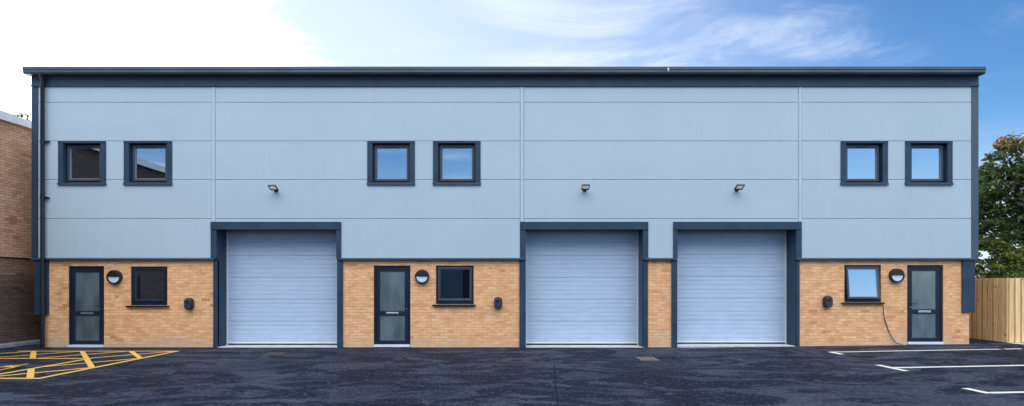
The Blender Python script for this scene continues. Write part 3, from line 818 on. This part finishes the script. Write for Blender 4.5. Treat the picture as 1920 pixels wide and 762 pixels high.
# ------------------------------------------------------------ timber fence (right)
TF = empty('timber_fence', (13.0, .15, .1), 'tall pale close board timber fence beside the right gable', 'fence')
def boards(name, p0, p1, inward):
    p0 = Vector(p0); p1 = Vector(p1); d = (p1 - p0); L = d.length; d.normalize(); q = Vector((-d.y, d.x)) * inward
    vs, fs, tones = [], [], []
    s = 0.0; rnd = random.Random(3)
    i = 0
    while s < L:
        w = .110; tilt = .012; h = 1.80 + rnd.uniform(-.004, .004); tn = rnd.uniform(.55, 1.08); gg = rnd.uniform(-.03, .03)
        off0 = .032 if i % 2 else .0
        a = p0 + d * s + q * off0; b = p0 + d * min(s + (w if i % 2 else w + .0), L) + q * (off0)
        b2 = b; th = q * (-.018)
        base = len(vs); z0 = .12
        for (pt) in (a, b2, b2 + th, a + th): vs.append((pt.x, pt.y, z0))
        for (pt) in (a, b2, b2 + th, a + th): vs.append((pt.x, pt.y, h))
        for f in ((0, 3, 2, 1), (4, 5, 6, 7), (0, 1, 5, 4), (1, 2, 6, 5), (2, 3, 7, 6), (3, 0, 4, 7)):
            fs.append(tuple(base + j for j in f)); tones.append((tn, tn * (1 + gg), tn * (1 - gg)))
        s += .090 if i % 2 else .075; i += 1
    me = bpy.data.meshes.new(name); me.from_pydata(vs, [], fs)
    ca = me.color_attributes.new('tone', 'FLOAT_COLOR', 'CORNER')
    arr = np.ones((len(me.loops), 4), dtype=np.float32)
    for p in me.polygons:
        for li in p.loop_indices: arr[li, :3] = tones[p.index]
    ca.data.foreach_set('color', arr.ravel())
    me.materials.append(M['timber'])
    o = bpy.data.objects.new(name, me); COL.objects.link(o); o.parent = TF
    o.matrix_parent_inverse = Matrix.Translation((-13.0, -.15, -.1))
    return o
boards('board_panel', (13.0, .15), (13.0, 12), 1)
boards('board_panel', (19, .15), (13.02, .15), 1)
def TP(mb, name, mat):
    o = mb.build(name, mat, TF); o.matrix_parent_inverse = Matrix.Translation((-13.0, -.15, -.1)); return o
m = MB(); m.box(12.985, 13.02, .16, 12, -.02, .12); TP(m, 'gravel_board', 'rust')
m = MB(); m.box(12.985, 19, .130, .155, .0, .12); TP(m, 'gravel_board', 'rust')
m = MB(); m.box(12.95, 19, -.42, -.30, -.02, .135); o = m.build('kerb', 'concrete', bevel=.012); prop(o, kind='structure')
sheet('path', [12.95, 16, 19], [-.30, .0, .12], .018, 'concrete')

# ------------------------------------------------------------ vegetation
def leaves(name, centers, mat, n_per, r_clump, size, parent, tipz=None, seed=1, flat=.7, kindstuff=False):
    rg = np.random.default_rng(seed)
    C_ = np.repeat(np.array(centers, dtype=float), n_per, axis=0); n = len(C_)
    off = rg.normal(size=(n, 3)); off /= np.linalg.norm(off, axis=1, keepdims=True)
    rad = rg.uniform(.2, 1, (n, 1)) ** .5 * np.repeat(rg.uniform(.6, 1.25, (len(centers), 1)), n_per, axis=0) * r_clump
    P = C_ + off * rad * np.array([1, 1, flat])
    nrm = rg.normal(size=(n, 3)) * .6 + np.array([0, 0, .8]) + off * .5; nrm /= np.linalg.norm(nrm, axis=1, keepdims=True)
    t = np.cross(nrm, rg.normal(size=(n, 3))); t /= np.linalg.norm(t, axis=1, keepdims=True); u = np.cross(nrm, t)
    s = size * rg.uniform(.55, 1.3, (n, 1))
    V = np.stack([P - t * s, P + u * s * .42 + nrm * s * .12, P + t * s - nrm * s * .15, P - u * s * .42 + nrm * s * .12], axis=1).reshape(-1, 3)
    me = bpy.data.meshes.new(name); me.vertices.add(4 * n); me.vertices.foreach_set('co', V.ravel())
    me.loops.add(4 * n); me.loops.foreach_set('vertex_index', np.arange(4 * n)); me.polygons.add(n)
    me.polygons.foreach_set('loop_start', np.arange(0, 4 * n, 4)); me.polygons.foreach_set('loop_total', np.full(n, 4)); me.update(calc_edges=True)
    ca = me.color_attributes.new('tone', 'FLOAT_COLOR', 'CORNER')
    cl = np.repeat(rg.uniform(0, 1, len(centers)), n_per) * .6 + rg.uniform(0, 1, n) * .4
    tip = np.zeros(n)
    if tipz: tip = np.clip((P[:, 2] - tipz[0]) / (tipz[1] - tipz[0]) + rg.normal(0, .22, n), 0, 1) * rg.uniform(.3, 1, n)
    arr = np.ones((n, 4, 4), dtype=np.float32); arr[:, :, 0] = cl[:, None]; arr[:, :, 1] = tip[:, None]
    ca.data.foreach_set('color', arr.ravel())
    me.materials.append(M[mat]); o = bpy.data.objects.new(name, me); COL.objects.link(o); o.parent = parent
    return o

def tree(name, loc, h, trunk_h, rx, rz, nclump, n_per, rc, size, mat, label, cat='tree', tip=None, seed=1, tr=.16, shell=.45, group=None, bias=0):
    rg = random.Random(seed)
    t = empty(name, loc, label, cat, group)
    zc = h - rz; cs = []
    while len(cs) < nclump:
        v = Vector((rg.uniform(-1, 1), rg.uniform(-1, 1), rg.uniform(-1, 1)))
        if v.length > 1 or v.length < shell and rg.random() < .7: continue
        k = .86 + .14 * math.sin(v.x * 5 + seed) * math.cos(v.y * 4 + v.z * 3)
        cs.append((v.x * rx * k, v.y * rx * k, zc + v.z * rz * k))
    leaves('crown', cs, mat, n_per, rc, size, t, tip, seed)
    m = MB(); top = zc + rz * .4
    m.tube([(0, 0, -.1), (.03, .02, trunk_h * .5), (-.04, .03, trunk_h), (.05, -.05, zc), (0, 0, top)], [tr * 1.3, tr, tr * .85, tr * .55, tr * .15], 10)
    for c_ in cs[::4]:
        z0 = rg.uniform(trunk_h, max(trunk_h + .1, min(c_[2], top)))
        a = Vector((0, 0, z0)); b = Vector(c_); mid = (a + b) / 2 + Vector((0, 0, .12 * (b - a).length))
        m.tube([a, mid, b], [tr * .3, tr * .18, .012], 6, False)
    m.build('trunk', 'bark', t)
    return t
tree('broadleaf_tree', (21.7, 8.2, 0), 8.3, 1.4, 3.2, 3.5, 215, 52, .50, .15, 'leaf', 'tall leafy tree with reddish top behind the timber fence', tip=(7.1, 8.3), seed=5)
tree('broadleaf_tree', (29.5, 13.5, 0), 8.0, 2, 3.8, 3.4, 90, 55, .75, .2, 'leaf', 'dark tree rising beyond the tall reddish topped tree, at the right edge', seed=9)
def shrub(x, y, h, r, label, seed, mat='leaf2'):
    rg = random.Random(seed); t = empty('conifer_shrub', (x, y, 0), label, 'shrub', 'yellow green shrubs behind the timber fence'); cs = []
    for i in range(110):
        a = rg.uniform(0, 2 * math.pi); z = rg.uniform(.15, 1); rr = r * math.sqrt(max(0, 1 - (z ** 3))) * rg.uniform(.45, 1.05)
        cs.append((rr * math.cos(a), rr * math.sin(a), z * h))
    leaves('foliage', cs, mat, 70, .24, .06, t, None, seed, .45)
    m = MB(); m.tube([(0, 0, -.1), (0, 0, h * .7)], [.06, .02], 8); m.build('stem', 'bark', t)
shrub(14.3, 2.3, 2.95, 1.15, 'yellow green conifer shrub behind the fence, closest to the gable', 21)
shrub(16.6, 2.9, 2.9, 1.2, 'yellow green conifer shrub behind the fence, at the right edge', 22)
shrub(15.9, 6.0, 4.3, 1.9, 'taller dark green shrub behind the two low conifer shrubs', 23, 'leaf')
tree('distant_tree', (-28.0, 17.2, 0), 11.75, 4, 2.4, 2.6, 60, 50, .5, .14, 'leaf3', 'grey tree tip showing over the white fascia, leftmost', seed=31, group='tree tips above the neighbour roof')
tree('distant_tree', (-27.6, 16.8 + 3, 0), 11.85, 4, 1.3, 2.0, 30, 50, .45, .14, 'leaf3', 'grey tree tip over the white fascia, next to the gable corner', seed=33, group='tree tips above the neighbour roof')

shrub(19.0, 7.2, 4.2, 1.9, 'dark green shrub at the foot of the reddish topped tree', 24, 'leaf')

# shed roof behind the fence
SH = empty('garden_shed', (16.4, 1.5, 0), 'dark felt shed roof peeking over the timber fence at the right edge', 'shed')
m = MB(); m.box(-.95, .95, -.6, .6, 0, 1.72); m.build('wall', 'timber', SH)
m = MB(); m.prism([(-1.1, 1.76), (0.0, 2.12), (1.1, 1.76), (1.1, 1.72), (0, 2.07), (-1.1, 1.72)], -.7, .7, 'Y'); m.build('roof', 'felt', SH)

# ------------------------------------------------------------ opposite side of the yard (reflected in the glass)
WH = empty('warehouse', (-9, -30, 0), 'dark blue warehouse across the yard, mirrored in the lower windows', 'building')
m = MB(); m.box(-22, 17, -14, 0, 0, 4.8); m.build('wall', 'wh_wall', WH)
m = MB(); m.prism([(0.15, 4.8), (-7, 6.1), (-14.1, 4.8)], -22.1, 17.1); m.build('roof', 'roof', WH)
m = MB(); m.box(5.2, 8.4, 0.0, .05, 0, 3.0); m.build('roller_door', 'wh_door', WH)
m = MB(); m.box(-6, -3, 0.0, .05, 0, 3.6); m.build('roller_door', 'roller', WH)
HG = empty('hedge', (24, -34, 0), 'low dark hedge across the yard, mirrored in the right door', 'hedge')
rg = random.Random(4); cs = [(rg.uniform(-15, 16), rg.uniform(-.6, .6), rg.uniform(.2, 1.75)) for _ in range(260)]
leaves('foliage', cs, 'leaf', 30, .5, .16, HG, None, 4)
PLN = empty('overhead_cable', (26, -30, 0), 'pair of overhead cables mirrored in the open window', 'cable')
for dz, nm in ((0, 0), (.55, 1)):
    m = MB(); m.tube([(-16 + 4 * i, 0, 9.3 + dz + .012 * (i - 6) ** 2 - .08 * i) for i in range(12)], .035, 6); m.build('wire', 'black', PLN)
